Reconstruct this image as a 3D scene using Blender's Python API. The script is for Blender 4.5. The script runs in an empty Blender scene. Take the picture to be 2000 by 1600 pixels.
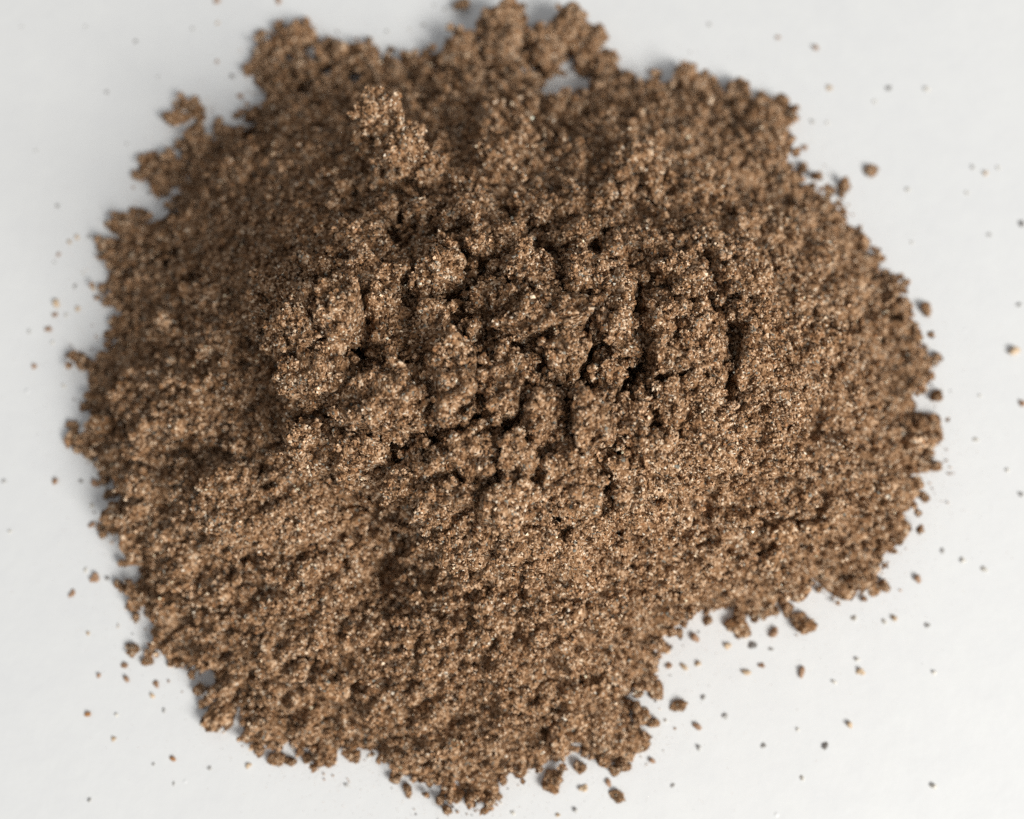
import bpy, math, random
import numpy as np
from mathutils import Vector, Matrix

# ------------------------------------------------------------------ camera, light, exposure
scene = bpy.context.scene
TILT = math.radians(17.0)          # camera leans this far from straight down
DIST = 0.176                       # metres from lens to the aim point on the table
LENS = 35.0
FW, FH = 2000.0, 1600.0
AIM = (0.0, 0.0, 0.0)
cam_data = bpy.data.cameras.new("camera")
cam = bpy.data.objects.new("camera", cam_data)
scene.collection.objects.link(cam)
cam.location = (AIM[0], AIM[1] - DIST * math.sin(TILT), DIST * math.cos(TILT))
cam.rotation_euler = (TILT, 0, 0)
cam_data.lens = LENS
cam_data.sensor_width = 36.0
cam_data.sensor_fit = 'HORIZONTAL'
cam_data.clip_start = 0.005
cam_data.clip_end = 50.0
cam_data.dof.use_dof = True
cam_data.dof.focus_distance = 0.1355
cam_data.dof.aperture_fstop = 11.0
cam_data.dof.aperture_blades = 0
scene.camera = cam

world = bpy.data.worlds.new("World")
scene.world = world
world.use_nodes = True
bg = world.node_tree.nodes["Background"]
bg.inputs[0].default_value = (0.98, 0.985, 1.0, 1)
bg.inputs[1].default_value = 0.41

def area_light(name, loc, target, size, size_y, power, color):
    d = bpy.data.lights.new(name, 'AREA')
    d.shape = 'RECTANGLE'
    d.size, d.size_y = size, size_y
    d.energy = power
    d.color = color
    o = bpy.data.objects.new(name, d)
    scene.collection.objects.link(o)
    o.location = loc
    o.rotation_euler = (Vector(target) - Vector(loc)).to_track_quat('-Z', 'Y').to_euler()
    return o

# a window behind and to the right of the camera
area_light("window_light", (0.92, -0.88, 0.92), (0, 0, 0), 0.75, 0.58, 38.0, (1.0, 0.975, 0.93))

scene.view_settings.view_transform = 'Standard'
scene.view_settings.look = 'None'
scene.view_settings.exposure = 0.0
scene.view_settings.gamma = 1.0
scene.view_settings.use_curve_mapping = False
scene.render.engine = 'CYCLES'
scene.cycles.max_bounces = 6
scene.cycles.diffuse_bounces = 4
scene.cycles.glossy_bounces = 2
scene.cycles.use_denoising = False
scene.cycles.use_adaptive_sampling = False

rng = np.random.default_rng(11)
random.seed(11)
C = scene.collection

# ------------------------------------------------------------------ photo pixel -> place on a level plane at height z (metres)
ct, st = math.cos(TILT), math.sin(TILT)
CAMP = np.array(cam.location[:])
def at(px, py, z=0.0):
    px = np.asarray(px, float); py = np.asarray(py, float); z = np.asarray(z, float)
    k = 36.0 / LENS / FW
    cx = (px - FW / 2) * k
    cy = -(py - FH / 2) * k
    dx, dy, dz = cx, cy * ct + st, cy * st - ct
    t = (z - CAMP[2]) / dz
    return CAMP[0] + t * dx, CAMP[1] + t * dy
def px_size(z):                      # metres covered by one photo pixel at about this height
    return 36.0 / LENS / FW * (DIST - z * ct)

# ------------------------------------------------------------------ noise in numpy
def _hash(ix, iy, iz, seed):
    h = (ix.astype(np.int64) * 374761393 + iy.astype(np.int64) * 668265263 + iz.astype(np.int64) * 2147483647 + seed * 974634777) & 0xFFFFFFFF
    h = ((h ^ (h >> 13)) * 1274126177) & 0xFFFFFFFF
    h = ((h ^ (h >> 16)) * 2246822519) & 0xFFFFFFFF
    return ((h ^ (h >> 15)) & 0xFFFFFF) / float(0x1000000)
def vnoise(p, scale, seed=0):        # smooth value noise, -1..1; p (N,3)
    q = p / scale
    i = np.floor(q).astype(np.int64); f = q - i
    u = f * f * f * (f * (f * 6 - 15) + 10)
    out = 0
    for a in (0, 1):
        wa = u[:, 0] if a else 1 - u[:, 0]
        for b in (0, 1):
            wb = u[:, 1] if b else 1 - u[:, 1]
            for c in (0, 1):
                wc = u[:, 2] if c else 1 - u[:, 2]
                out = out + wa * wb * wc * _hash(i[:, 0] + a, i[:, 1] + b, i[:, 2] + c, seed)
    return out * 2 - 1
def fbm(p, scale, seed=0, octs=3):
    s, a, t = 0, 1.0, 0
    for k in range(octs):
        s = s + a * vnoise(p, scale / 2 ** k, seed + 17 * k); t += a; a *= 0.5
    return s / t
def worley(p, cell, seed=0, flat=False):     # F1 and F2 distances in cells, and a random id 0..1 for the nearest point
    q = p / cell
    i = np.floor(q).astype(np.int64); f = q - i
    n = len(p)
    f1 = np.full(n, 9.0); f2 = np.full(n, 9.0); idd = np.zeros(n)
    for a in (-1, 0, 1):
        for b in (-1, 0, 1):
            for c in ((0,) if flat else (-1, 0, 1)):
                jx, jy, jz = i[:, 0] + a, i[:, 1] + b, i[:, 2] + c
                ox = a + _hash(jx, jy, jz, seed) - f[:, 0]
                oy = b + _hash(jx, jy, jz, seed + 101) - f[:, 1]
                oz = 0 if flat else c + _hash(jx, jy, jz, seed + 202) - f[:, 2]
                d = np.sqrt(ox * ox + oy * oy + oz * oz)
                near = d < f1
                f2 = np.where(near, f1, np.minimum(f2, d))
                idd = np.where(near, _hash(jx, jy, jz, seed + 303), idd)
                f1 = np.where(near, d, f1)
    return f1, f2, idd

# ------------------------------------------------------------------ materials
def new_mat(name):
    m = bpy.data.materials.new(name); m.use_nodes = True
    nt = m.node_tree
    return m, nt, nt.nodes["Principled BSDF"]

def mat_white():
    m, nt, b = new_mat("white_laminate")
    tc = nt.nodes.new("ShaderNodeTexCoord")
    n1 = nt.nodes.new("ShaderNodeTexNoise"); n1.inputs["Scale"].default_value = 9; n1.inputs["Detail"].default_value = 4
    r = nt.nodes.new("ShaderNodeValToRGB")
    r.color_ramp.elements[0].position = 0.3; r.color_ramp.elements[0].color = (0.655, 0.667, 0.672, 1)
    r.color_ramp.elements[1].position = 0.7; r.color_ramp.elements[1].color = (0.685, 0.694, 0.694, 1)
    nt.links.new(tc.outputs["Object"], n1.inputs["Vector"]); nt.links.new(n1.outputs["Fac"], r.inputs["Fac"])
    n3 = nt.nodes.new("ShaderNodeTexNoise"); n3.inputs["Scale"].default_value = 160; n3.inputs["Detail"].default_value = 5; n3.inputs["Roughness"].default_value = 0.65
    nt.links.new(tc.outputs["Object"], n3.inputs["Vector"])
    r3 = nt.nodes.new("ShaderNodeValToRGB")
    r3.color_ramp.elements[0].position = 0.3; r3.color_ramp.elements[0].color = (0.962, 0.962, 0.965, 1)
    r3.color_ramp.elements[1].position = 0.7; r3.color_ramp.elements[1].color = (1, 1, 0.995, 1)
    nt.links.new(n3.outputs["Fac"], r3.inputs["Fac"])
    mx = nt.nodes.new("ShaderNodeMixRGB"); mx.blend_type = 'MULTIPLY'; mx.inputs[0].default_value = 1.0
    nt.links.new(r.outputs["Color"], mx.inputs[1]); nt.links.new(r3.outputs["Color"], mx.inputs[2])
    nt.links.new(mx.outputs[0], b.inputs["Base Color"])
    n2 = nt.nodes.new("ShaderNodeTexNoise"); n2.inputs["Scale"].default_value = 420; n2.inputs["Detail"].default_value = 3
    nt.links.new(tc.outputs["Object"], n2.inputs["Vector"])
    v = nt.nodes.new("ShaderNodeTexVoronoi"); v.inputs["Scale"].default_value = 70
    nt.links.new(tc.outputs["Object"], v.inputs["Vector"])
    nib = nt.nodes.new("ShaderNodeMapRange"); nib.inputs[1].default_value = 0.0; nib.inputs[2].default_value = 0.035
    nib.inputs[3].default_value = 1.0; nib.inputs[4].default_value = 0.0
    nt.links.new(v.outputs["Distance"], nib.inputs[0])
    add = nt.nodes.new("ShaderNodeMath"); add.operation = 'MULTIPLY_ADD'; add.inputs[1].default_value = 0.25
    nt.links.new(n2.outputs["Fac"], add.inputs[0]); nt.links.new(nib.outputs[0], add.inputs[2])
    bp = nt.nodes.new("ShaderNodeBump"); bp.inputs["Strength"].default_value = 0.5; bp.inputs["Distance"].default_value = 0.0003
    nt.links.new(add.outputs[0], bp.inputs["Height"]); nt.links.new(bp.outputs["Normal"], b.inputs["Normal"])
    b.inputs["Roughness"].default_value = 0.42
    b.inputs["Specular IOR Level"].default_value = 0.35
    return m

PALETTE = [  # weight, colour of single grains
    (0.26, (0.248, 0.136, 0.068)), (0.22, (0.352, 0.212, 0.119)), (0.20, (0.118, 0.060, 0.029)),
    (0.15, (0.525, 0.355, 0.226)), (0.065, (0.045, 0.024, 0.013)), (0.055, (0.680, 0.528, 0.378)),
    (0.015, (0.340, 0.170, 0.080)), (0.01, (0.725, 0.630, 0.505)), (0.015, (0.205, 0.195, 0.163))]

def mat_meal():                     # the packed meal: every Voronoi cell is one grain with its own colour
    m, nt, b = new_mat("brown_meal")
    tc = nt.nodes.new("ShaderNodeTexCoord")
    w = nt.nodes.new("ShaderNodeTexNoise"); w.inputs["Scale"].default_value = 900; w.inputs["Detail"].default_value = 2
    mix = nt.nodes.new("ShaderNodeMixRGB"); mix.blend_type = 'ADD'; mix.inputs[0].default_value = 0.0005
    nt.links.new(tc.outputs["Object"], w.inputs["Vector"])
    nt.links.new(tc.outputs["Object"], mix.inputs[1]); nt.links.new(w.outputs["Color"], mix.inputs[2])
    v = nt.nodes.new("ShaderNodeTexVoronoi"); v.inputs["Scale"].default_value = 3000
    nt.links.new(mix.outputs[0], v.inputs["Vector"])
    sep = nt.nodes.new("ShaderNodeSeparateColor"); nt.links.new(v.outputs["Color"], sep.inputs[0])
    r = nt.nodes.new("ShaderNodeValToRGB"); r.color_ramp.interpolation = 'CONSTANT'
    el = r.color_ramp.elements
    acc = 0
    for k, (wt, c) in enumerate(PALETTE):
        e = el[0] if k == 0 else (el[1] if k == 1 else el.new(min(acc, 1)))
        e.position = min(acc, 1); e.color = (*c, 1); acc += wt
    nt.links.new(sep.outputs[0], r.inputs["Fac"])
    nt.links.new(r.outputs["Color"], b.inputs["Base Color"])
    bp = nt.nodes.new("ShaderNodeBump"); bp.invert = True; bp.inputs["Strength"].default_value = 0.9; bp.inputs["Distance"].default_value = 0.0003
    nt.links.new(v.outputs["Distance"], bp.inputs["Height"]); nt.links.new(bp.outputs["Normal"], b.inputs["Normal"])
    b.inputs["Roughness"].default_value = 1.0
    b.inputs["Specular IOR Level"].default_value = 0.04
    return m

def mat_grain():
    m, nt, b = new_mat("brown_grain")
    a = nt.nodes.new("ShaderNodeAttribute"); a.attribute_name = "grain_color"
    nt.links.new(a.outputs["Color"], b.inputs["Base Color"])
    b.inputs["Roughness"].default_value = 1.0
    b.inputs["Specular IOR Level"].default_value = 0.04
    return m

def mat_plain(name, c):
    m, nt, b = new_mat(name)
    tc = nt.nodes.new("ShaderNodeTexCoord")
    n = nt.nodes.new("ShaderNodeTexNoise"); n.inputs["Scale"].default_value = 1800; n.inputs["Detail"].default_value = 3
    nt.links.new(tc.outputs["Object"], n.inputs["Vector"])
    r = nt.nodes.new("ShaderNodeValToRGB")
    r.color_ramp.elements[0].position = 0.3; r.color_ramp.elements[0].color = (*[x * 0.6 for x in c], 1)
    r.color_ramp.elements[1].position = 0.7; r.color_ramp.elements[1].color = (*[min(1, x * 1.4) for x in c], 1)
    nt.links.new(n.outputs["Fac"], r.inputs["Fac"]); nt.links.new(r.outputs["Color"], b.inputs["Base Color"])
    b.inputs["Roughness"].default_value = 0.6
    return m

M_WHITE, M_MEAL, M_GRAIN = mat_white(), mat_meal(), mat_grain()
M_SPECK = {"brown": mat_plain("brown_speck", (0.30, 0.175, 0.10)), "tan": mat_plain("tan_speck", (0.50, 0.37, 0.24)),
           "grey": mat_plain("grey_speck", (0.42, 0.41, 0.39)), "dark": mat_plain("dark_speck", (0.21, 0.195, 0.18)),
           "orange": mat_plain("orange_speck", (0.36, 0.17, 0.06)), "pale": mat_plain("pale_speck", (0.60, 0.57, 0.51))}

# ------------------------------------------------------------------ mesh helpers
def mesh_from(name, v, tris, smooth=True):
    me = bpy.data.meshes.new(name)
    v = np.ascontiguousarray(v, np.float32); tris = np.ascontiguousarray(tris, np.int32)
    me.vertices.add(len(v)); me.vertices.foreach_set("co", v.ravel())
    me.loops.add(tris.size); me.loops.foreach_set("vertex_index", tris.ravel())
    me.polygons.add(len(tris)); me.polygons.foreach_set("loop_start", np.arange(0, tris.size, 3, dtype=np.int32))
    me.polygons.foreach_set("use_smooth", np.full(len(tris), smooth))
    me.update(calc_edges=True)
    return me
def link(name, me, mat=None, parent=None, loc=(0, 0, 0), rot=(0, 0, 0)):
    if me is not None and mat is not None and not me.materials: me.materials.append(mat)
    o = bpy.data.objects.new(name, me); C.objects.link(o)
    o.location = loc; o.rotation_euler = rot; o.parent = parent
    return o

_ico = {}
def ico(n):
    if n in _ico: return _ico[n]
    t = (1 + 5 ** .5) / 2
    v = [(-1, t, 0), (1, t, 0), (-1, -t, 0), (1, -t, 0), (0, -1, t), (0, 1, t), (0, -1, -t), (0, 1, -t), (t, 0, -1), (t, 0, 1), (-t, 0, -1), (-t, 0, 1)]
    f = [(0, 11, 5), (0, 5, 1), (0, 1, 7), (0, 7, 10), (0, 10, 11), (1, 5, 9), (5, 11, 4), (11, 10, 2), (10, 7, 6), (7, 1, 8), (3, 9, 4), (3, 4, 2), (3, 2, 6), (3, 6, 8), (3, 8, 9), (4, 9, 5), (2, 4, 11), (6, 2, 10), (8, 6, 7), (9, 8, 1)]
    v = np.array(v, float); f = np.array(f)
    v /= np.linalg.norm(v, axis=1)[:, None]
    for _ in range(n):
        e = np.concatenate([f[:, [0, 1]], f[:, [1, 2]], f[:, [2, 0]]]); e.sort(axis=1)
        ue, inv = np.unique(e, axis=0, return_inverse=True); inv = inv.ravel()
        mid = v[ue[:, 0]] + v[ue[:, 1]]; mid /= np.linalg.norm(mid, axis=1)[:, None]
        k = len(f); m = inv + len(v)
        ab, bc, ca = m[:k], m[k:2 * k], m[2 * k:]
        v = np.concatenate([v, mid])
        f = np.concatenate([np.stack([f[:, 0], ab, ca], 1), np.stack([f[:, 1], bc, ab], 1), np.stack([f[:, 2], ca, bc], 1), np.stack([ab, bc, ca], 1)])
    _ico[n] = (v, f); return v, f

def rot_matrices(n):
    q = rng.normal(size=(n, 4)); q /= np.linalg.norm(q, axis=1)[:, None]
    w, x, y, z = q.T
    return np.stack([1 - 2 * (y * y + z * z), 2 * (x * y - z * w), 2 * (x * z + y * w),
                     2 * (x * y + z * w), 1 - 2 * (x * x + z * z), 2 * (y * z - x * w),
                     2 * (x * z - y * w), 2 * (y * z + x * w), 1 - 2 * (x * x + y * y)], 1).reshape(n, 3, 3)

OCT_V = np.array([(1, 0, 0), (-.5, .866, 0), (-.5, -.866, 0), (0, 0, .95), (0, 0, -.95)], float)
OCT_F = np.array([(0, 1, 3), (1, 2, 3), (2, 0, 3), (1, 0, 4), (2, 1, 4), (0, 2, 4)])
_pw = np.array([p[0] for p in PALETTE]); _pw = _pw / _pw.sum()
_pc = np.array([p[1] for p in PALETTE])
def grain_mesh(name, pos, rad, tone=None):     # angular grains, six faces each, one colour per grain
    n = len(pos)
    sc = rad[:, None] * rng.uniform(0.65, 1.35, (n, 3))
    v = OCT_V[None] * sc[:, None, :] + rng.normal(0, 0.16, (n, 5, 3)) * rad[:, None, None]
    v = np.einsum('nij,nkj->nki', rot_matrices(n), v) + pos[:, None, :]
    f = OCT_F[None] + (np.arange(n) * 5)[:, None, None]
    me = mesh_from(name, v.reshape(-1, 3), f.reshape(-1, 3), smooth=False)
    col = _pc[rng.choice(len(_pw), n, p=_pw)] * rng.uniform(0.75, 1.3, (n, 1))
    if tone is not None: col = col * tone[:, None]
    col = np.clip(col, 0, 0.85)
    rgba = np.ones((n, 5, 4), np.float32); rgba[:, :, :3] = col[:, None, :]
    at_ = me.attributes.new("grain_color", 'FLOAT_COLOR', 'POINT')
    at_.data.foreach_set("color", rgba.ravel())
    return me
def scatter(v, f, n, keep=None):    # n points spread evenly over a surface, with normals
    a, b, c = v[f[:, 0]], v[f[:, 1]], v[f[:, 2]]
    nr = np.cross(b - a, c - a); ar = np.linalg.norm(nr, axis=1)
    wgt = ar if keep is None else ar * keep
    i = rng.choice(len(f), n, p=wgt / wgt.sum())
    r1 = np.sqrt(rng.random(n)); r2 = rng.random(n)
    p = a[i] * (1 - r1)[:, None] + b[i] * (r1 * (1 - r2))[:, None] + c[i] * (r1 * r2)[:, None]
    return p, nr[i] / np.maximum(ar[i], 1e-20)[:, None]
def grain_points(v, f, n, r_mean, keep=None):
    p, nn = scatter(v, f, n, keep)
    r = r_mean * np.clip(rng.lognormal(0, 0.30, n), 0.5, 1.7)
    off = rng.uniform(-0.5, 0.45, n) + (rng.random(n) < 0.08) * rng.uniform(0.3, 1.3, n)
    return p + nn * (off * r)[:, None], r

# ------------------------------------------------------------------ the white surface
s = 0.7
table = link("table_surface", mesh_from("table_surface", [(-s, -s, 0), (s, -s, 0), (s, s, 0), (-s, s, 0)], [(0, 1, 2), (0, 2, 3)], False), M_WHITE)
table["kind"] = "structure"

# ------------------------------------------------------------------ the heap: outline and heights
OUT = [(500,90),(545,52),(600,48),(640,85),(680,102),(740,104),(800,112),(850,106),(880,125),(940,128),(1020,128),(1060,135),(1110,128),
 (1140,122),(1190,118),(1210,150),(1250,165),(1270,150),(1340,125),(1350,150),(1400,180),(1440,185),(1460,210),(1490,200),(1520,225),(1530,270),(1540,340),
 (1570,325),(1610,370),(1640,390),(1670,450),(1690,500),(1740,550),(1765,590),(1780,640),(1790,690),(1815,720),(1800,790),(1840,840),(1840,870),
 (1810,890),(1840,930),(1835,950),(1780,985),(1760,1060),(1740,1100),(1720,1160),(1640,1155),(1590,1145),(1585,1180),(1530,1195),(1480,1195),
 (1400,1185),(1390,1215),(1340,1240),(1310,1250),(1290,1290),(1265,1310),(1250,1350),(1265,1400),(1270,1450),(1250,1492),(1160,1495),(1130,1485),
 (1100,1505),(1040,1495),(990,1500),(970,1560),(940,1555),(890,1560),(870,1592),(860,1560),(800,1550),(770,1500),(735,1455),(690,1482),(650,1497),
 (600,1480),(540,1480),(490,1440),(440,1412),(390,1370),(350,1290),(290,1250),(290,1220),(230,1190),(240,1120),(230,1060),(200,1040),(215,960),
 (195,890),(155,870),(160,820),(185,780),(185,750),(150,700),(200,692),(230,665),(200,640),(235,600),(205,580),(220,530),(210,480),(235,470),
 (205,430),(240,415),(275,425),(300,440),(310,410),(350,380),(310,370),(270,350),(290,300),(330,290),(350,270),(385,262),(345,230),(360,205),
 (390,195),(405,220),(400,245),(440,258),(470,230),(500,190),(525,182),(510,150),(490,130)]
HEIGHT = [(600,620,36),(680,620,38),(760,700,39),(870,700,42),(1000,620,43),(1100,620,43),(1000,750,44),(1150,800,42),(880,800,42),(740,800,39),
 (1300,680,40),(1230,600,40),(1400,760,37),(1330,830,38),(1000,900,41),(1150,920,40),(900,930,39),(650,870,35),(1000,1030,36),(1100,1040,34),
 (850,1000,34),(1250,960,36),(1400,890,34),(1500,700,34),(1520,800,31),
 (850,470,36),(950,450,35),(1000,530,40),(1150,500,37),(1300,520,36),(700,480,32),(600,530,31),(800,380,29),(950,350,27),(1100,380,29),(1250,400,29),
 (1400,450,29),(700,380,25),(800,280,21),(950,250,17),(1100,270,17),(1250,300,18),(1400,330,17),(600,400,21),(500,480,21),(600,280,12),(700,200,9),
 (850,180,7),(1000,160,6),(1150,200,5),(1300,220,7),(1450,280,7),(480,340,10),(400,400,8),(350,480,6),(560,170,3.5),(600,110,1.2),(450,270,3),(370,330,2),(300,450,2),
 (450,580,20),(350,580,11),(280,560,4),(450,700,23),(350,700,14),(260,700,6),(520,650,30),(530,760,27),(480,800,23),(380,800,19),(280,790,13),(220,800,6),
 (560,900,22),(450,900,21),(350,900,16),(270,900,9),(640,985,21),(540,980,25),(430,990,19),(330,1000,12),(260,1020,5),(700,990,18),(765,1050,14),(740,918,34),(832,975,35.5),(910,1035,35),(1000,1075,32),(1085,1045,32),
 (640,1070,20),(540,1090,18),(430,1100,13),(330,1100,8),(830,1105,15),
 (920,1115,24),(1050,1140,25),(1180,1105,22),(1320,1045,22),(1300,985,27),(1450,975,23),(1560,880,24),(1600,750,24),(1650,650,19),(1580,560,23),(1500,450,20),(1560,420,12),
 (1700,750,14),(1680,880,16),(1750,850,9),(1600,1000,18),(1700,1000,10),(1500,1080,18),(1620,1100,8),(1380,1130,17),(1250,1180,17),(1100,1220,20),
 (950,1200,21),(800,1200,18),(650,1180,16),(500,1200,11),(400,1220,6),(1000,1300,15),(850,1300,14),(700,1300,11),(550,1320,7),(450,1330,4),
 (1150,1300,12),(1230,1280,7),(1100,1400,7),(950,1400,9),(800,1400,7),(650,1400,5),(900,1490,4),(1180,1430,4),(1480,1150,7),(1350,1180,7)]
HOLES = [(1110,170,58,46),(1080,188,34,24),(1205,190,32,13),(570,104,13,14),(602,97,14,15),(335,447,18,18),(345,520,30,14),(316,520,18,13),(355,330,15,15),(478,235,14,14),(500,262,14,14),(690,150,18,14),(640,145,14,14),(610,178,16,12)]
CRACKS = [  # pixel path, half width px, depth mm
 ([(800,520),(795,570),(803,640),(815,700),(835,760),(840,800),(830,870),(822,895)], 9, 7),
 ([(948,640),(932,690),(936,760),(942,800)], 8, 6), ([(842,812),(880,824),(920,806),(945,785)], 8, 5),
 ([(655,566),(700,578),(722,605),(724,660)], 8, 5), ([(742,718),(716,746),(685,762),(680,805)], 8, 6),
 ([(1250,560),(1242,680),(1234,735),(1246,782),(1275,792)], 8, 6), ([(1155,620),(1150,700),(1102,742),(1086,830),(1040,885)], 7, 5),
 ([(985,552),(1030,584)], 8, 5), ([(1390,640),(1428,690),(1432,762)], 8, 6), ([(950,880),(1000,930),(1040,942),(1080,932)], 6, 4),
 ([(1180,1012),(1216,1032)], 7, 4), ([(1092,930),(1100,1000)], 6, 4), ([(850,440),(900,470),(932,520),(932,548)], 6, 5),
 ([(1060,460),(1120,488),(1185,500)], 6, 4), ([(560,870),(620,922),(700,925),(790,975),(832,1025)], 9, 3),
 ([(460,1090),(540,1092),(600,1074),(645,1082)], 5, 1.2), ([(1175,735),(1215,760),(1240,790)], 6, 5), ([(770,575),(800,540),(820,470)], 6, 4),
 ([(500,575),(540,600),(600,570)], 7, 4), ([(1112,574),(1128,600),(1150,640)], 9, 5), ([(905,612),(899,662)], 6, 4), ([(748,688),(760,694)], 8, 4), ([(975,808),(985,830)], 7, 4), ([(622,600),(628,640),(640,672),(672,676),(710,668)], 8, 5), ([(545,690),(590,700),(640,690)], 7, 4), ([(1130,745),(1180,738),(1225,752)], 7, 4), ([(640,800),(600,830),(575,850)], 6, 3), ([(1300,860),(1330,900)], 6, 4), ([(1480,560),(1500,610),(1520,690)], 6, 4), ([(1300,470),(1340,500),(1400,520)], 6, 4), ([(700,430),(760,450),(800,440)], 6, 4), ([(1330,560),(1390,580),(1400,640)], 6, 4), ([(1430,770),(1410,830),(1420,880)], 6, 4),
 ([(300,880),(360,890),(400,910)], 5, 1.2), ([(520,930),(560,990),(610,1030)], 5, 1.5), ([(860,560),(930,556),(985,552)], 6, 4)]

ox, oy = at([p[0] for p in OUT], [p[1] for p in OUT], 0.0)
out = np.stack([ox, oy], 1)
hx, hy = at([p[0] for p in HEIGHT], [p[1] for p in HEIGHT], np.array([p[2] for p in HEIGHT]) * 1e-3)
cp = np.concatenate([np.stack([hx, hy], 1), out])
cz = np.concatenate([np.array([p[2] for p in HEIGHT]) * 1e-3, np.zeros(len(out))])
def tps(r2): return 0.5 * r2 * np.log(np.maximum(r2, 1e-16))
def tps_fit(p, z, lam):
    S = 100.0; p = p * S; n = len(p)                  # decimetre units keep the system well scaled
    d = ((p[:, None] - p[None]) ** 2).sum(-1)
    A = np.zeros((n + 3, n + 3)); A[:n, :n] = tps(d) + lam * np.eye(n)
    A[:n, n:] = np.c_[np.ones(n), p]; A[n:, :n] = A[:n, n:].T
    w = np.linalg.solve(A, np.r_[z, 0, 0, 0])
    def ev(x):
        x = x * S; o = np.empty(len(x))
        for k in range(0, len(x), 20000):
            y = x[k:k + 20000]
            o[k:k + 20000] = tps(((y[:, None] - p[None]) ** 2).sum(-1)) @ w[:n] + w[n] + y @ w[n + 1:]
        return o
    return ev
macro = tps_fit(cp, cz, 0.35)
def seg_dist(x, pts, closed):
    best = np.full(len(x), 9.0)
    m = len(pts)
    for k in range(m if closed else m - 1):
        a = pts[k]; d = pts[(k + 1) % m] - a
        t = np.clip(((x - a) @ d) / (d @ d), 0, 1)
        e = x - a - t[:, None] * d
        best = np.minimum(best, np.sqrt((e * e).sum(1)))
    return best
def inside(x, poly):
    r = np.zeros(len(x), bool)
    for k in range(len(poly)):
        a, b = poly[k], poly[(k + 1) % len(poly)]
        c = ((a[1] > x[:, 1]) != (b[1] > x[:, 1])) & (x[:, 0] < (b[0] - a[0]) * (x[:, 1] - a[1]) / (b[1] - a[1] + 1e-30) + a[0])
        r ^= c
    return r

STEP = 0.00039
lo, hi = out.min(0) - 0.004, out.max(0) + 0.004
gx = np.arange(lo[0], hi[0], STEP); gy = np.arange(lo[1], hi[1], STEP)
NX, NY = len(gx), len(gy)
G = np.stack(np.meshgrid(gx, gy), -1).reshape(-1, 2)
base = macro(G)
sd = seg_dist(G, out, True) * np.where(inside(G, out), 1, -1)
P3 = np.c_[G, np.zeros(len(G))]
edge_noise = fbm(P3, 0.0045, 3, 3) * 0.0026
sdn = sd + edge_noise
lip = 0.0016 * (1 - np.exp(-np.maximum(sdn, 0) / 0.0015)) + np.minimum(sdn, 0) * 1.2
H = np.where(sdn > 0, np.maximum(base, 0), np.minimum(base, 0) * 0) + lip
for (hx_, hy_, rx, ry) in HOLES:
    x0, y0 = at(hx_, hy_, 0.002); k = px_size(0.002)
    e = ((G[:, 0] - x0) / (rx * k)) ** 2 + ((G[:, 1] - y0) / (ry * k)) ** 2
    e = e * (1 + 0.5 * fbm(P3, 0.002, 31, 2))
    H = np.where(e < 1.6, np.minimum(H, -0.0012 + 0.0025 * e), H)

# the crown breaks off along a ledge on its left and lower sides
LEDGE = [(495,655),(548,700),(556,760),(560,830),(610,895),(690,925),(760,948),(825,1000),(870,1062),(960,1100),(1060,1095),(1130,1060),(1200,1025),(1290,968),(1420,908),(1530,862),(1610,790)]
lx, ly = at([p[0] for p in LEDGE], [p[1] for p in LEDGE], 0.031)
ledge = np.stack([lx, ly], 1)
bx_, by_ = at([1660,1350,1000,700,480], [520,260,220,300,560], 0.02)
lw = np.c_[fbm(P3, 0.007, 211, 3), fbm(P3, 0.007, 221, 3)] * 0.0022
ld = seg_dist(G + lw, ledge, False)
lin = inside(G + lw, np.concatenate([ledge, np.stack([bx_, by_], 1)]))
rx0 = np.clip((G[:, 0] - 0.004) / 0.03, 0, 1)            # the drop fades towards the right
amp = 1 - 0.55 * rx0
H += np.where(sdn > 0.004, 1, 0) * amp * np.where(lin, 0.0032 * np.exp(-ld / 0.010), -0.0046 * np.exp(-ld / 0.011) + 0.0078 * np.exp(-ld / 0.0007))
for (bx, by, bz, br, bh) in [(760,250,31,38,9.0),(800,298,30,38,7.0),(832,328,25,32,3.0),(672,622,42,60,2.5),(592,642,40,66,2.0)]:
    x0, y0 = at(bx, by, bz * 1e-3); k = px_size(bz * 1e-3) * br
    H += bh * 1e-3 * np.exp(-(((G[:, 0] - x0) / k) ** 2 + ((G[:, 1] - y0) / k) ** 2) ** 1.5)

H0 = None
def height_of(x, y):
    i = np.clip(((np.asarray(x) - gx[0]) / STEP).astype(int), 0, NX - 1); j = np.clip(((np.asarray(y) - gy[0]) / STEP).astype(int), 0, NY - 1)
    return (H if H0 is None else H0).reshape(NY, NX)[j, i]
def surf(px, py):                    # the point of the heap seen at that photo pixel
    z = 0.02
    for _ in range(25):
        x, y = at(px, py, z); z = 0.5 * z + 0.5 * max(0.0, float(height_of(x, y)))
    x, y = at(px, py, z)
    return float(x), float(y), float(z)

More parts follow.
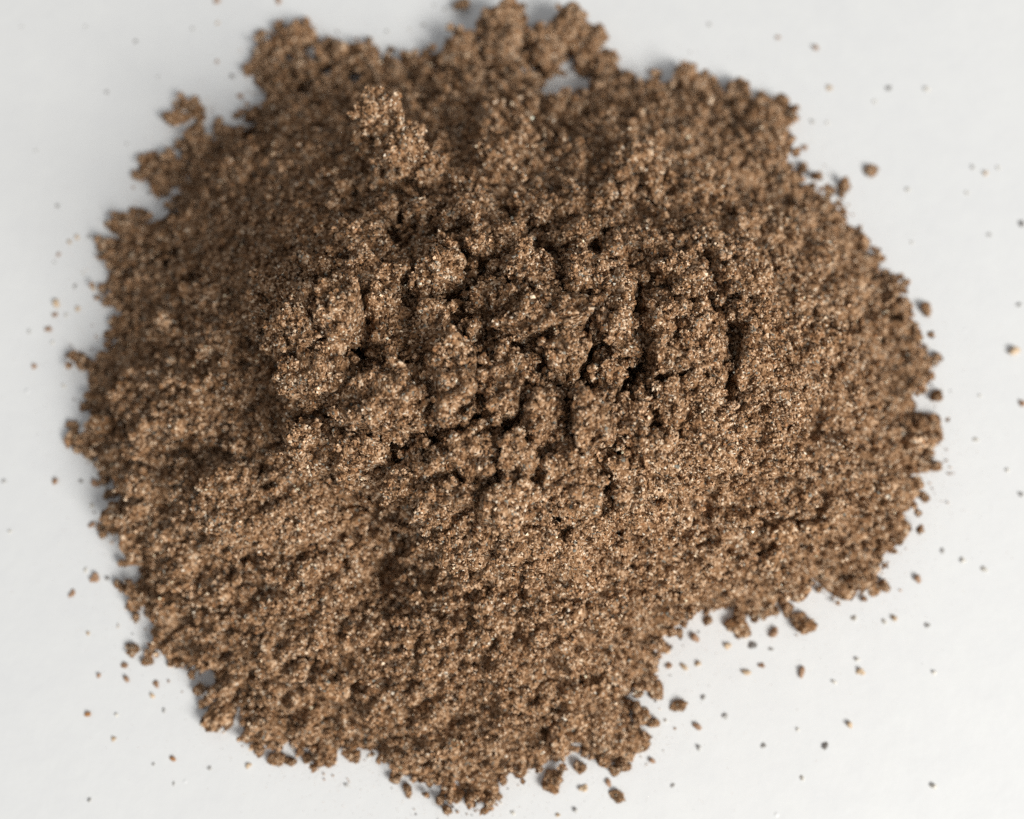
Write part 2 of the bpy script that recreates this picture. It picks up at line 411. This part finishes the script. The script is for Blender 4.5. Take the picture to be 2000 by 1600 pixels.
def blur_grid(a, n):
    for _ in range(n):
        b = np.pad(a, 1, mode='edge'); a = (b[1:-1, 1:-1] * 2 + b[:-2, 1:-1] + b[2:, 1:-1] + b[1:-1, :-2] + b[1:-1, 2:]) / 6
    return a
SUMMIT = [  # caked slabs of the broken crown: px, py, half width px, half height px, lift mm, turn degrees
 (672,622,50,48,3.0,0),(590,642,64,58,2.2,10),(622,726,74,46,.8,-8),(752,625,46,78,-.6,4),(738,806,100,68,.8,-6),(608,866,46,38,.4,18),(712,886,54,38,.6,10),
 (850,640,50,56,.6,0),(886,742,54,88,1.4,3),(921,645,24,40,-.4,0),(962,588,68,40,.6,-5),(1056,626,102,80,1.4,8),(1002,744,62,78,.0,0),
 (1112,692,52,34,1.0,-5),(1200,620,46,100,.2,-3),(1168,828,88,86,1.3,0),(1058,806,36,66,-.6,8),(924,876,60,50,.0,0),(1012,890,46,44,-.3,0),
 (880,960,72,44,.3,16),(1000,985,80,50,.4,0),(1128,945,80,48,.5,-6),(1312,700,66,68,.8,0),(1378,662,44,66,.2,0),(1340,780,80,54,.4,0),
 (1262,888,68,56,.0,0),(1386,856,66,50,.0,0),(1482,640,66,82,.6,0),(1506,762,70,66,.0,0),(1452,548,58,54,.3,0),(1572,690,42,74,-.3,0),
 (700,482,66,44,.2,0),(634,532,60,40,.4,0),(546,574,56,44,.6,0),(864,520,46,56,.3,0),(902,416,60,48,.2,0),(962,472,46,48,.0,0),
 (1032,532,60,44,.4,0),(1150,536,52,44,.2,0),(1242,470,68,48,.0,0),(1332,548,58,48,.3,0),(1132,446,66,44,.3,0),(818,402,58,40,.0,0),
 (1406,478,58,44,.1,0),(770,545,40,40,-.4,0),(1290,610,36,60,-.5,0),(1500,860,66,40,.0,-10),(800,930,44,30,.2,25),(920,1045,66,34,.3,12),(1030,1062,58,36,.3,-5),
 (1210,935,44,50,.0,0),(760,410,40,34,.0,0),(1050,410,44,36,.0,0),(1190,730,32,46,-.7,0),(1240,800,34,50,-.6,0)]
SUM_GEO = []
for (px_, py_, rx, ry, lift, turn) in SUMMIT:
    x, y, z = surf(px_, py_)
    k = px_size(z)
    SUM_GEO.append((x, y, z, rx * k * 1.12, ry * k * 1.12 / ct, math.radians(turn)))
H0 = H.copy()
_gy0, _gx0 = np.gradient(blur_grid(H0.reshape(NY, NX), 40), STEP)
def slope_of(x, y, w):               # the slab leans with the slope under it
    i = int((x - gx[0]) / STEP); j = int((y - gy[0]) / STEP)
    g_ = np.array([_gx0[j, i], _gy0[j, i]]); g_ *= min(1.0, 0.62 / max(1e-6, np.linalg.norm(g_)))
    return 0.9 * ((w - (x, y)) @ g_)
def slab_e(w, k):
    x, y, z, a_, b_, t = SUM_GEO[k]
    dx, dy = w[:, 0] - x, w[:, 1] - y
    u, v_ = dx * math.cos(t) + dy * math.sin(t), -dx * math.sin(t) + dy * math.cos(t)
    return np.sqrt((u / a_) ** 2 + (v_ / b_) ** 2) * min(a_, b_)
def slab_gap(w, k):
    wp = np.c_[w, np.full(len(w), 0.0)]
    wob_ = np.c_[vnoise(wp, 0.0032, 151), vnoise(wp, 0.0032, 161)] * 0.0015 + np.c_[vnoise(wp, 0.0014, 153), vnoise(wp, 0.0014, 163)] * 0.0006
    own = slab_e(w + wob_, k)
    oth = np.full(len(w), 9.0)
    for j in range(len(SUM_GEO)):
        if j != k and abs(SUM_GEO[j][0] - SUM_GEO[k][0]) < 0.022 and abs(SUM_GEO[j][1] - SUM_GEO[k][1]) < 0.022:
            oth = np.minimum(oth, slab_e(w + wob_, j))
    gap = -0.0011 + 0.0020 * np.clip(0.40 + 1.1 * vnoise(wp, 0.007, 171), 0, 1)
    return oth - own, gap
cover = np.full(len(G), 9.0)
for k in range(len(SUM_GEO)):
    cover = np.minimum(cover, slab_e(G, k) / min(SUM_GEO[k][3], SUM_GEO[k][4]))
H -= 0.0020 * np.clip((1.12 - cover) / 0.25, 0, 1)

# cracks
CRACK_W = []
wob = np.c_[fbm(P3, 0.003, 51, 2), fbm(P3, 0.003, 61, 2)] * 0.0007
cw = vnoise(P3, 0.004, 71)
for path, hw, dep in CRACKS:
    pts = []
    for (a, b) in path:
        x, y, z = surf(a, b); pts.append((x, y))
    k = px_size(0.035)
    CRACK_W.append((np.array(pts), hw * k * 1.0, dep * 0.50e-3))
    near = (np.abs(G - np.mean(pts, 0)).max(1) < 0.03)
    d = np.full(len(G), 9.0); d[near] = seg_dist(G[near] + wob[near], np.array(pts), False)
    w = hw * k * (1 + 0.5 * cw)
    H -= dep * 1e-3 * np.exp(-(d / w) ** 2 * 1.2)

# crumbly relief, pushed out along the slope's normal
Hg = H.reshape(NY, NX)
Hs = blur_grid(Hg.copy(), 12)
dy_, dx_ = np.gradient(Hs, STEP)
N = np.stack([-dx_, -dy_, np.ones_like(dx_)], -1).reshape(-1, 3); N /= np.linalg.norm(N, axis=1)[:, None]
Q = np.c_[G, Hg.ravel()]
live = sdn > -0.0012
QL = Q[live]
Qw = QL + np.c_[fbm(QL, 0.004, 81, 3), fbm(QL, 0.004, 82, 3), fbm(QL, 0.004, 83, 3)] * 0.0016
def bumps(cell, seed):
    f1, f2, i = worley(Qw, cell, seed)
    return np.clip(1 - f1 ** 2 * 1.3, -0.3, 1) * (0.25 + 1.15 * i), np.clip((f2 - f1) * 3.0, 0, 1)
bl, cl = bumps(0.0062, 1)
bm, cm = bumps(0.0025, 2)
var = np.clip(0.75 + 0.8 * fbm(QL, 0.02, 91, 2), 0.25, 1.4)
disp = np.zeros(len(Q))
disp[live] = (var * (0.0024 * (bl - 0.5) - 0.0014 * (1 - cl)) + 0.0015 * (bm - 0.5) - 0.0006 * (1 - cm)
        + 0.0024 * fbm(QL, 0.010, 95, 3))
inner = np.clip((sdn + 0.0006) / 0.0012, 0, 1)
V = Q + N * (disp * inner)[:, None]
keepv = (V[:, 2] > -0.0007)
idx = np.arange(NX * NY).reshape(NY, NX)
a, b, c, d = idx[:-1, :-1].ravel(), idx[:-1, 1:].ravel(), idx[1:, 1:].ravel(), idx[1:, :-1].ravel()
F = np.concatenate([np.stack([a, b, c], 1), np.stack([a, c, d], 1)])
F = F[keepv[F].any(1) & (V[F, 2].max(1) > -0.0003)]
used = np.unique(F); remap = np.full(len(V), -1); remap[used] = np.arange(len(used))
Vc, Fc = V[used], remap[F]

heap = bpy.data.objects.new("meal_heap", None); C.objects.link(heap)
heap["label"] = "large crumbly heap of coarse brown ground meal piled on the white surface"
heap["category"] = "heap"
core = link("packed_meal", mesh_from("packed_meal", Vc, Fc, True), M_MEAL, heap)
core["label"] = "packed brown body of the heap"

# loose grains, most of them stuck together in little crumbs (far too many to count)
def clusters(cen, nrm, R, spacing, r_mean, lump=0.3):
    k = np.maximum(5, (2 * math.pi * R * R * 1.15 / spacing ** 2)).astype(int)
    i = np.repeat(np.arange(len(R)), k); n = len(i)
    d = rng.normal(size=(n, 3)); d /= np.linalg.norm(d, axis=1)[:, None]
    dn = (d * nrm[i]).sum(1)
    d = np.where((dn < -0.15)[:, None], d - 2 * dn[:, None] * nrm[i], d)
    rr = R[i] * (1 + lump * vnoise(d * 1.4 + (i * 3.17)[:, None], 1.0, 77)) * rng.uniform(0.9, 1.08, n)
    return cen[i] + d * rr[:, None], r_mean * np.clip(rng.lognormal(0, 0.30, n), 0.5, 1.7), (0.82 + 0.36 * rng.random(len(R)))[i]
def jittered(cell, skip, seed):
    mx, my = int((hi[0] - lo[0]) / cell), int((hi[1] - lo[1]) / cell)
    q = np.stack(np.meshgrid(np.arange(mx), np.arange(my)), -1).reshape(-1, 2) * cell + lo + rng.random((mx * my, 2)) * cell * 0.95
    i = np.clip(((q[:, 0] - gx[0]) / STEP).astype(int), 0, NX - 1); j = np.clip(((q[:, 1] - gy[0]) / STEP).astype(int), 0, NY - 1)
    t = j * NX + i
    z = V[t, 2]
    ok = (sdn[t] > -0.0002) & (z > -0.0001) & (rng.random(len(q)) > skip)
    return V[t][ok], N[t][ok], z[ok]
def crumb_bodies(cen, R, sub, lump=0.3, start=0):   # lumpy little bodies, all in one mesh
    d, f = ico(sub)
    n, m = len(R), len(d)
    i = np.repeat(np.arange(n) + start, m)
    dd = np.tile(d, (n, 1))
    rr = np.repeat(R, m) * (1 + lump * vnoise(dd * 1.4 + (i * 3.17)[:, None], 1.0, 77)) * 0.97
    return np.repeat(cen, m, 0) + dd * rr[:, None], (f[None] + (np.arange(n) * m)[:, None, None]).reshape(-1, 3)
SP = 0.00035
c1, n1, z1 = jittered(0.00128, 0.17, 1)
R1 = rng.uniform(0.00036, 0.00080, len(c1))
c1 = c1 + n1 * (0.0006 * rng.normal(0.85, 0.85, len(R1)).clip(-0.8, 2.2))[:, None]
c1[:, 2] = np.maximum(c1[:, 2], R1 * 0.35)
order = np.argsort(-c1[:, 2]); c1, n1, R1 = c1[order], n1[order], R1[order]
hi_n = int((c1[:, 2] > 0.012).sum())
va, fa = crumb_bodies(c1[:hi_n], R1[:hi_n], 1)
vb, fb = crumb_bodies(c1[hi_n:], R1[hi_n:], 0, start=hi_n)
fcr = link("fine_crumbs", mesh_from("fine_crumbs", np.concatenate([va, vb]), np.concatenate([fa, fb + len(va)]), True), M_MEAL, heap)
fcr["kind"] = "stuff"
fcr["label"] = "small brown crumbs covering the slopes of the heap"
ca = clusters(c1, n1, R1, SP, 0.000195)
fc = Vc[Fc].mean(1)
p, r = grain_points(Vc, Fc, 11000, 0.000185, np.where(fc[:, 2] > 0.0001, 1.0, 0.0))
# single grains that rolled a little beyond the rim
t = rng.integers(0, len(out), 420); u = rng.random(420)[:, None]
q = out[t] * (1 - u) + out[(t + 1) % len(out)] * u + rng.normal(0, 0.0016, (420, 2))
rq = rng.uniform(0.00012, 0.00026, 420)
P_ = np.concatenate([ca[0], p, np.c_[q, rq * 0.7]]); R_ = np.concatenate([ca[1], r, rq]); T_ = np.concatenate([ca[2], np.ones(len(p) + 420)])
ok = P_[:, 2] > -0.00005
g = link("loose_grains", grain_mesh("loose_grains", P_[ok], R_[ok], T_[ok]), M_GRAIN, heap)
g["kind"] = "stuff"
g["label"] = "loose coarse brown grains covering the heap"

# tiny tan grains added to tint in warm bounced light round the heap
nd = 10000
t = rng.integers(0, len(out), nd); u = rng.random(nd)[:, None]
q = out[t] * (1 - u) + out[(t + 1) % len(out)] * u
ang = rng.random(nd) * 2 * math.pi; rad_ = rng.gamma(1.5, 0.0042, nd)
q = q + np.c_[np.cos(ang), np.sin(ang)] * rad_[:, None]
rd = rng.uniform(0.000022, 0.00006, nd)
bounce_tint = link("bounce_tint_grains", grain_mesh("bounce_tint_grains", np.c_[q, rd * 0.5], rd, np.full(nd, 1.3)), M_GRAIN, heap)
bounce_tint["kind"] = "stuff"
bounce_tint["label"] = "tan grains for bounced-light tint on the white surface round the foot of the heap"

# ------------------------------------------------------------------ clods: lumps of caked meal that can be told apart
def blob_radius(d, seed, n=5, spread=0.55):   # outline of several balls grown together, seen from the middle
    g = np.random.default_rng(seed)
    out_ = np.full(len(d), 0.55)
    for _ in range(n):
        c = g.normal(size=3); c *= spread * g.uniform(0.5, 1.0) / np.linalg.norm(c)
        r = np.linalg.norm(c) * 1.02 + g.uniform(0.05, 0.36)
        dc = d @ c
        out_ = np.maximum(out_, dc + np.sqrt(np.maximum(0, r * r - c @ c + dc * dc)))
    return out_ / 0.92
def clod_shape(rx, ry, rz, seed, sub, slab=False):
    v, f = ico(sub)
    sv = v + seed * 7.31
    low = blob_radius(v, seed, 8) * (1 + 0.12 * fbm(sv, 0.5, seed + 5, 3))
    if slab:
        low = 1 + 0.10 * fbm(sv, 0.7, seed + 5, 3)
        vv = v / ((np.abs(v) ** 2.7).sum(1) ** (1 / 2.7))[:, None]
    else: vv = v
    p = vv * low[:, None] * np.array([rx, ry, rz])
    if slab: p[:, 2] += 0.0018 * fbm(p + seed * 0.05, 0.0045, seed + 9, 3) * 1.6
    q = p + seed * 0.0137
    qw = q + np.c_[vnoise(q, 0.002, 7), vnoise(q, 0.002, 8), vnoise(q, 0.002, 9)] * 0.0006
    f1, f2, i = worley(qw, 0.0024, seed)
    g1, g2, j = worley(qw, 0.0010, seed + 3)
    k = min(1.0, min(rx, ry, rz) / 0.0022)
    dd = k * (0.0012 * (np.clip(1 - 1.3 * f1 ** 2, -0.3, 1) * (0.25 + 1.1 * i) - 0.4) - 0.0006 * (1 - np.clip((f2 - f1) * 3, 0, 1)) + 0.00055 * ((1 - 1.3 * g1 ** 2) * (0.4 + j) - 0.4))
    nn = v / np.array([rx, ry, rz]); nn /= np.linalg.norm(nn, axis=1)[:, None]
    return p + nn * dd[:, None], f

def crack_cut(w):                    # how deep the cracks cut at these places, and how close they are (0 = in a crack)
    wp = np.c_[w, np.zeros(len(w))]
    w2 = w + np.c_[fbm(wp, 0.0026, 251, 2), fbm(wp, 0.0026, 261, 2)] * 0.0015
    gate = np.clip(0.45 + 1.5 * vnoise(wp, 0.0048, 281), 0, 1)
    cut = np.zeros(len(w)); close = np.full(len(w), 9.0)
    lo_, hi_ = w.min(0) - 0.003, w.max(0) + 0.003
    for pts, ww, dep in CRACK_W:
        if (pts.max(0) < lo_).any() or (pts.min(0) > hi_).any(): continue
        q = seg_dist(w2, pts, False) / (ww * (1 + 0.35 * vnoise(wp, 0.004, 271)))
        cut = np.maximum(cut, dep * gate * np.exp(-q ** 4)); close = np.minimum(close, q + (gate < 0.35) * 5)
    return cut, close
CLODS = [  # lumps lying on the slopes: px, py, half width px, half height px, thickness/width, lift, turn degrees
 (1236,325,56,50,.7,.15,0),(1480,290,50,56,.7,.1,0),(480,1000,96,46,.4,.0,12),(590,955,58,36,.45,.0,10),(256,772,34,32,.7,.1,0),(440,950,50,32,.45,.0,0),
 (740,222,40,40,1.,-35,0),(786,280,42,46,1.,-34,0),(832,330,36,28,.9,-31.5,0),(728,262,26,30,.9,-32,0),(762,300,34,40,1.,-30,0),
 (905,105,44,58,.9,.5,5),(972,88,50,62,.9,.5,-8),(1100,44,36,44,1.,.7,0),(1062,98,34,38,.9,.5,0),(1138,78,28,40,.9,.6,0),
 (1340,160,24,34,.8,.3,0),(1500,225,30,24,.8,.3,0),(1750,585,26,28,.8,.3,0),(1820,842,24,24,.8,.2,0),(575,70,40,24,.6,.1,0),
 (240,432,24,16,.7,.15,10)]
def clod_grains(o, v, f, rxm, rym, rz, big=0.0009, facing=-0.25):
    fn = np.cross(v[f[:, 1]] - v[f[:, 0]], v[f[:, 2]] - v[f[:, 0]]); fn /= np.maximum(1e-20, np.linalg.norm(fn, axis=1))[:, None]
    ok = (fn[:, 2] > facing) & (v[f].mean(1)[:, 2] > -0.8 * rz)
    e1_, e2_ = v[f[ok, 1]] - v[f[ok, 0]], v[f[ok, 2]] - v[f[ok, 0]]
    ar = 0.5 * np.linalg.norm(np.cross(e1_, e2_), axis=1).sum() * 0.8
    m = int(ar / 0.00147 ** 2)
    q, qn = scatter(v, f, m, ok * 1.0)
    Rr = rng.uniform(0.00034, big, m)
    q = q + qn * (0.0005 * rng.normal(0.15, 0.95, m).clip(-1.2, 1.7))[:, None]
    th_ = o.rotation_euler[2]
    wq = np.c_[q[:, 0] * math.cos(th_) - q[:, 1] * math.sin(th_), q[:, 0] * math.sin(th_) + q[:, 1] * math.cos(th_)] + np.array(o.location[:2])
    fine = crack_cut(wq)[1] > 1.12
    q, qn, Rr = q[fine], qn[fine], Rr[fine]
    vb_, fb_ = crumb_bodies(q, Rr, 1)
    cb_ = link("crumbs", mesh_from("clod_crumbs", vb_, fb_, True), M_MEAL, o)
    cb_["kind"] = "stuff"
    cc = clusters(q, qn, Rr, 0.00037, 0.000195)
    p, r = grain_points(v, f, int(ar / 0.0009 ** 2), 0.000185, ok * 1.0)
    gg = link("grains", grain_mesh("clod_grains", np.concatenate([cc[0], p]), np.concatenate([cc[1], r]), np.concatenate([cc[2], np.ones(len(p))])), M_GRAIN, o)
    gg["kind"] = "stuff"
for k in range(len(SUMMIT)):
    px_, py_, rx, ry, lift, turn = SUMMIT[k]
    x, y, z, rxm, rym, tn = SUM_GEO[k]
    rz = 0.0042 + 0.10 * min(rxm, rym)
    v, f = clod_shape(rxm, rym, rz, k + 1, 4, True)
    c_, s_ = math.cos(tn), math.sin(tn)
    R2d = np.array([[c_, -s_], [s_, c_]])
    w = v[:, :2] @ R2d.T + (x, y)
    todo = np.arange(len(w))
    for _ in range(14):                       # keep clear of the neighbouring slabs: the gaps are the cracks
        if len(todo) == 0: break
        e1, gap = slab_gap(w[todo], k)
        todo = todo[e1 < gap]
        w[todo] = (x, y) + (w[todo] - (x, y)) * 0.93
    v[:, :2] = (w - (x, y)) @ R2d
    v[:, 2] += slope_of(x, y, w) - crack_cut(w)[0]
    o = link("clod", mesh_from("clod", v, f, True), M_MEAL, heap, (x, y, z + lift * 1.3e-3 - rz * 0.62 + rng.uniform(-6e-4, 6e-4)), (0, 0, tn))
    clod_grains(o, v, f, rxm, rym, rz, 0.00072, 0.05)
for k, (px_, py_, rx, ry, th, lift, turn) in enumerate(CLODS):
    x, y, z = surf(px_, py_) if lift >= 0 else (0, 0, -lift * 1e-3)
    s = px_size(z)
    rxm, rym = rx * s, ry * s / max(0.75, ct)
    rz = th * min(rxm, rym) * 1.15
    lz = rz * (lift * 1.3 - 0.22) if lift >= 0 else 0.0
    x, y = at(px_, py_, z + lz + rz * 0.4)
    x, y, z = float(x), float(y), z + lz
    if z - rz * 0.8 < 0: z = max(z, rz * 0.75)
    sub = 4 if max(rx, ry) > 30 else 3
    v, f = clod_shape(rxm, rym, rz, k + 1, sub)
    o = link("clod", mesh_from("clod", v, f, True), M_MEAL, heap, (x, y, z), (0, 0, math.radians(turn)))
    clod_grains(o, v, f, rxm, rym, rz)

# ------------------------------------------------------------------ crumbs: small clusters caught on the slopes and along the rim
def crumb_mesh(name, seed, aspect=1.0, sub=3, rough=0.35, mat=M_MEAL, size=0.001):
    v, f = ico(sub)
    low = blob_radius(v, seed, 4, 0.85) * (1 + rough * fbm(v + seed * 3.7, 0.6, seed, 3))
    f1, f2, i = worley(v * 1.0 + seed * 5.1, 0.75, seed)
    low = low + 0.22 * (np.clip(1 - 1.2 * f1 ** 2, -0.2, 1) - 0.5)
    g1, g2, j = worley(v * low[:, None] + seed * 2.3, 0.34, seed + 1)
    low = low + 0.20 * ((1 - 1.3 * g1 ** 2) * (0.4 + j) - 0.4)
    p = v * low[:, None] * np.array([aspect, 1, 0.85]) * size
    me = mesh_from(name, p, f, True); me.materials.append(mat)
    return me
variants = [crumb_mesh("crumb", 40 + k, 1 + 0.12 * (k % 4), 4) for k in range(14)]
rim_pts = []
for k in range(len(OUT)):
    a, b = np.array(OUT[k], float), np.array(OUT[(k + 1) % len(OUT)], float)
    L = np.linalg.norm(b - a)
    for t in np.arange(0, L, 26): rim_pts.append(a + (b - a) * t / L)
pick = rng.permutation(len(rim_pts))[:150]
spots = []
for i in pick:
    q = rim_pts[i] + rng.normal(0, 7, 2); spots.append((q[0], q[1], rng.uniform(5, 9), True))
while len(spots) < 285:
    q = rng.uniform((200, 100), (1800, 1500))
    x, y = at(q[0], q[1], 0.01)
    if height_of(x, y) < 0.002: continue
    if 560 < q[0] < 1450 and 540 < q[1] < 980: continue
    spots.append((q[0], q[1], rng.uniform(8, 17), False))
for k, (px_, py_, rad, rim) in enumerate(spots):
    x, y, z = surf(px_, py_)
    s = rad * px_size(z)
    o = link("crumb", variants[k % 14], None, heap, (x, y, max(z + s * 0.15, s * 0.55)), tuple(rng.uniform(0, 6.28, 3)))
    f_ = s / 0.001
    o.scale = (f_, f_, f_ * rng.uniform(0.8, 1.1))

# ------------------------------------------------------------------ stray crumbs and specks on the white surface
# px, py, diameter px, colour, stretch
STRAY = [
 (43,53,6,"grey",1),(167,52,7,"grey",1),(265,81,8,"dark",1),(376,57,8,"grey",1),(424,120,9,"brown",1),(453,149,11,"dark",1),(425,44,8,"tan",1.9),(424,2,15,"brown",1),(544,2,16,"brown",1.4),
 (310,150,6,"grey",1.3),(208,180,8,"dark",1),(248,281,6,"grey",1),(70,294,6,"grey",1.4),(112,403,8,"dark",1),(290,377,9,"dark",1),(134,473,11,"tan",1.5),(151,464,10,"tan",1.1),(174,462,10,"grey",1),
 (113,497,9,"brown",1),(107,513,6,"grey",1),(162,533,6,"pale",1.4),(147,559,9,"dark",1),(182,563,12,"tan",1.5),(470,188,13,"brown",1.2),(495,183,6,"tan",1),
 (905,9,34,"clump",1.2),(1018,13,24,"clump",1.7),(755,62,9,"grey",1),(827,48,9,"grey",1),(848,10,7,"grey",1),(870,17,9,"grey",1),(800,57,6,"pale",1),
 (1386,48,9,"grey",1),(1519,72,11,"brown",1),(1594,93,15,"brown",1.1),(1620,172,13,"tan",1),(1738,172,13,"dark",1),(1811,174,12,"pale",1),(1442,153,8,"pale",1),(1588,237,11,"grey",1),(1617,240,7,"pale",1),
 (1571,289,14,"brown",1.1),(1704,330,26,"clump",1.2),(1773,371,10,"pale",1),(1709,199,8,"pale",1),(1902,327,10,"grey",1),(1925,339,11,"tan",1),(1951,328,8,"pale",1),(1889,378,8,"pale",1),(1996,437,13,"dark",1),(1933,459,9,"grey",1),(1782,473,7,"pale",1),
 (110,593,17,"tan",1.4),(107,615,12,"brown",1),(128,616,9,"pale",1),(152,604,11,"tan",1),(95,643,14,"brown",1),(56,649,8,"grey",1),(103,670,7,"pale",1.5),(67,716,11,"brown",1),(124,755,8,"pale",1.3),
 (161,796,7,"dark",1),(133,830,13,"brown",1),(178,900,13,"tan",1.2),(187,944,18,"brown",1.3),(158,940,8,"dark",1),(108,942,15,"brown",1.1),(8,941,9,"grey",1),(179,988,10,"pale",1),(178,1024,14,"brown",1),(20,1038,7,"pale",1),
 (1810,607,29,"clump",1.2),(1990,595,11,"grey",1),(1981,686,22,"tan",1.5),(1997,788,14,"brown",1),(1907,860,11,"pale",1),(1968,919,8,"pale",1),(1996,966,11,"grey",1),(1843,1076,10,"grey",1),(1915,773,6,"pale",1),
 (185,1130,19,"brown",1.1),(168,1114,9,"pale",1.3),(210,1129,9,"dark",1),(141,1160,12,"brown",1.7),(171,1238,8,"tan",1),(257,1268,22,"clump",1.2),(290,1293,21,"clump",1.1),(243,1302,14,"brown",1),(246,1326,13,"brown",1.5),
 (305,1336,13,"brown",1.4),(298,1358,10,"tan",1),(193,1320,9,"brown",1),(320,1388,9,"grey",1.2),(172,1397,12,"orange",1),(228,1397,7,"pale",1),(222,1443,9,"tan",1),(337,1484,11,"orange",1.2),(300,1493,6,"grey",1),(410,1501,8,"grey",1),
 (340,1531,7,"grey",1),(175,1563,8,"grey",1),(486,1495,10,"tan",1.5),(677,1536,8,"grey",1),
 (1283,1345,30,"clump",1.2),(1325,1376,27,"clump",1.3),(1316,1535,8,"grey",1),(1125,1584,10,"grey",1),(1090,1592,8,"tan",1),(1072,1527,30,"clump",1.2),(1206,1553,26,"clump",1.2),(1140,1540,15,"tan",1.4),(1190,1528,13,"brown",1.2),(1274,1486,12,"brown",1),(720,1478,7,"pale",1),(1002,1590,8,"pale",1),(1300,1408,7,"pale",1),
 (1882,1095,11,"pale",1),(1923,1114,12,"pale",1),(1793,1131,16,"brown",1.2),(1668,1208,12,"pale",1),(1727,1216,10,"pale",1),(1746,1207,13,"tan",1),(1813,1222,11,"grey",1),
 (1446,1222,36,"clump",1.2),(1358,1246,18,"brown",1.2),(1421,1262,14,"tan",1.1),(1471,1263,16,"dark",1.1),(1511,1235,20,"brown",1.6),(1564,1220,36,"clump",1.2),(1508,1270,9,"grey",1),(1363,1297,12,"tan",1),(1307,1300,13,"brown",1.2),(1335,1304,13,"tan",1.5),
 (1458,1313,14,"tan",1.9),(1488,1300,12,"brown",1),(1568,1314,16,"brown",1.8),(1675,1288,10,"pale",1),(1681,1312,15,"tan",1.2),(1630,1331,9,"pale",1),(1375,1363,10,"grey",1),(1418,1400,11,"grey",1),(1361,1421,15,"brown",1.2),(1366,1462,10,"grey",1),
 (1492,1457,10,"grey",1),(1614,1457,13,"dark",1.1),(1660,1416,13,"tan",1),(1559,1425,7,"pale",1),(1566,1521,9,"pale",1),(1823,1536,12,"pale",1),(1825,1314,9,"pale",1)]
speck_meshes = {}
for col, mt in M_SPECK.items():
    speck_meshes[col] = [crumb_mesh("speck", 90 + k, 1.0, 2, 0.3, mt) for k in range(3)]
clump_meshes = [crumb_mesh("stray_crumb", 120 + k, 1.0, 4, 0.5) for k in range(5)]
def zone(x, y):
    if x < 560 and y < 420: return "in the upper left corner"
    if x > 1370 and y < 560: return "in the upper right corner"
    if y < 130: return "above the heap"
    if x < 240 and y < 1060: return "left of the heap"
    if x < 560: return "in the lower left corner"
    if x > 1780 and y < 1060: return "right of the heap"
    if x > 1295: return "in the lower right corner"
    return "below the heap"
ORD = ["topmost", "second from the top", "third from the top", "fourth from the top", "fifth from the top", "sixth from the top", "seventh from the top", "eighth from the top",
       "ninth from the top", "tenth from the top", "eleventh from the top", "twelfth from the top", "thirteenth from the top", "fourteenth from the top", "fifteenth from the top"]
WORD = {"brown": "brown", "tan": "tan", "grey": "light grey", "dark": "dark grey", "orange": "orange", "pale": "pale faint", "clump": "brown clumped"}
by_kind = {}
for t in STRAY: by_kind.setdefault((t[3], zone(t[0], t[1])), []).append(t)
for k, t in enumerate(STRAY):
    px_, py_, dia, col, stretch = t
    big = col == "clump"
    mine = sorted(by_kind[(col, zone(px_, py_))], key=lambda u: u[1])
    rad = dia * (0.34 if big else 0.30) * px_size(0.0)
    me = clump_meshes[k % 5] if big else speck_meshes[col][k % 3]
    x, y = at(px_, py_, rad * 0.5)
    o = link("stray_crumb" if big else "speck", me, None, None, (float(x), float(y), rad * 0.5), (rng.uniform(-.4, .4), rng.uniform(-.4, .4), rng.uniform(0, 6.28)))
    f_ = rad / 0.001
    o.scale = (f_ * stretch ** .6, f_ / stretch ** .4, f_ * 0.65)
    noun = "crumb" if big else "speck"
    where = zone(px_, py_)
    if len(mine) == 1: lab = "the only %s %s on the white surface %s" % (WORD[col], noun, where)
    else: lab = "%s %s %s, %s of these" % (WORD[col], noun, where, ORD[mine.index(t)])
    o["label"] = lab
    o["category"] = "crumb" if big else "speck"
    o["group"] = "crumbs and specks strewn on the white surface"
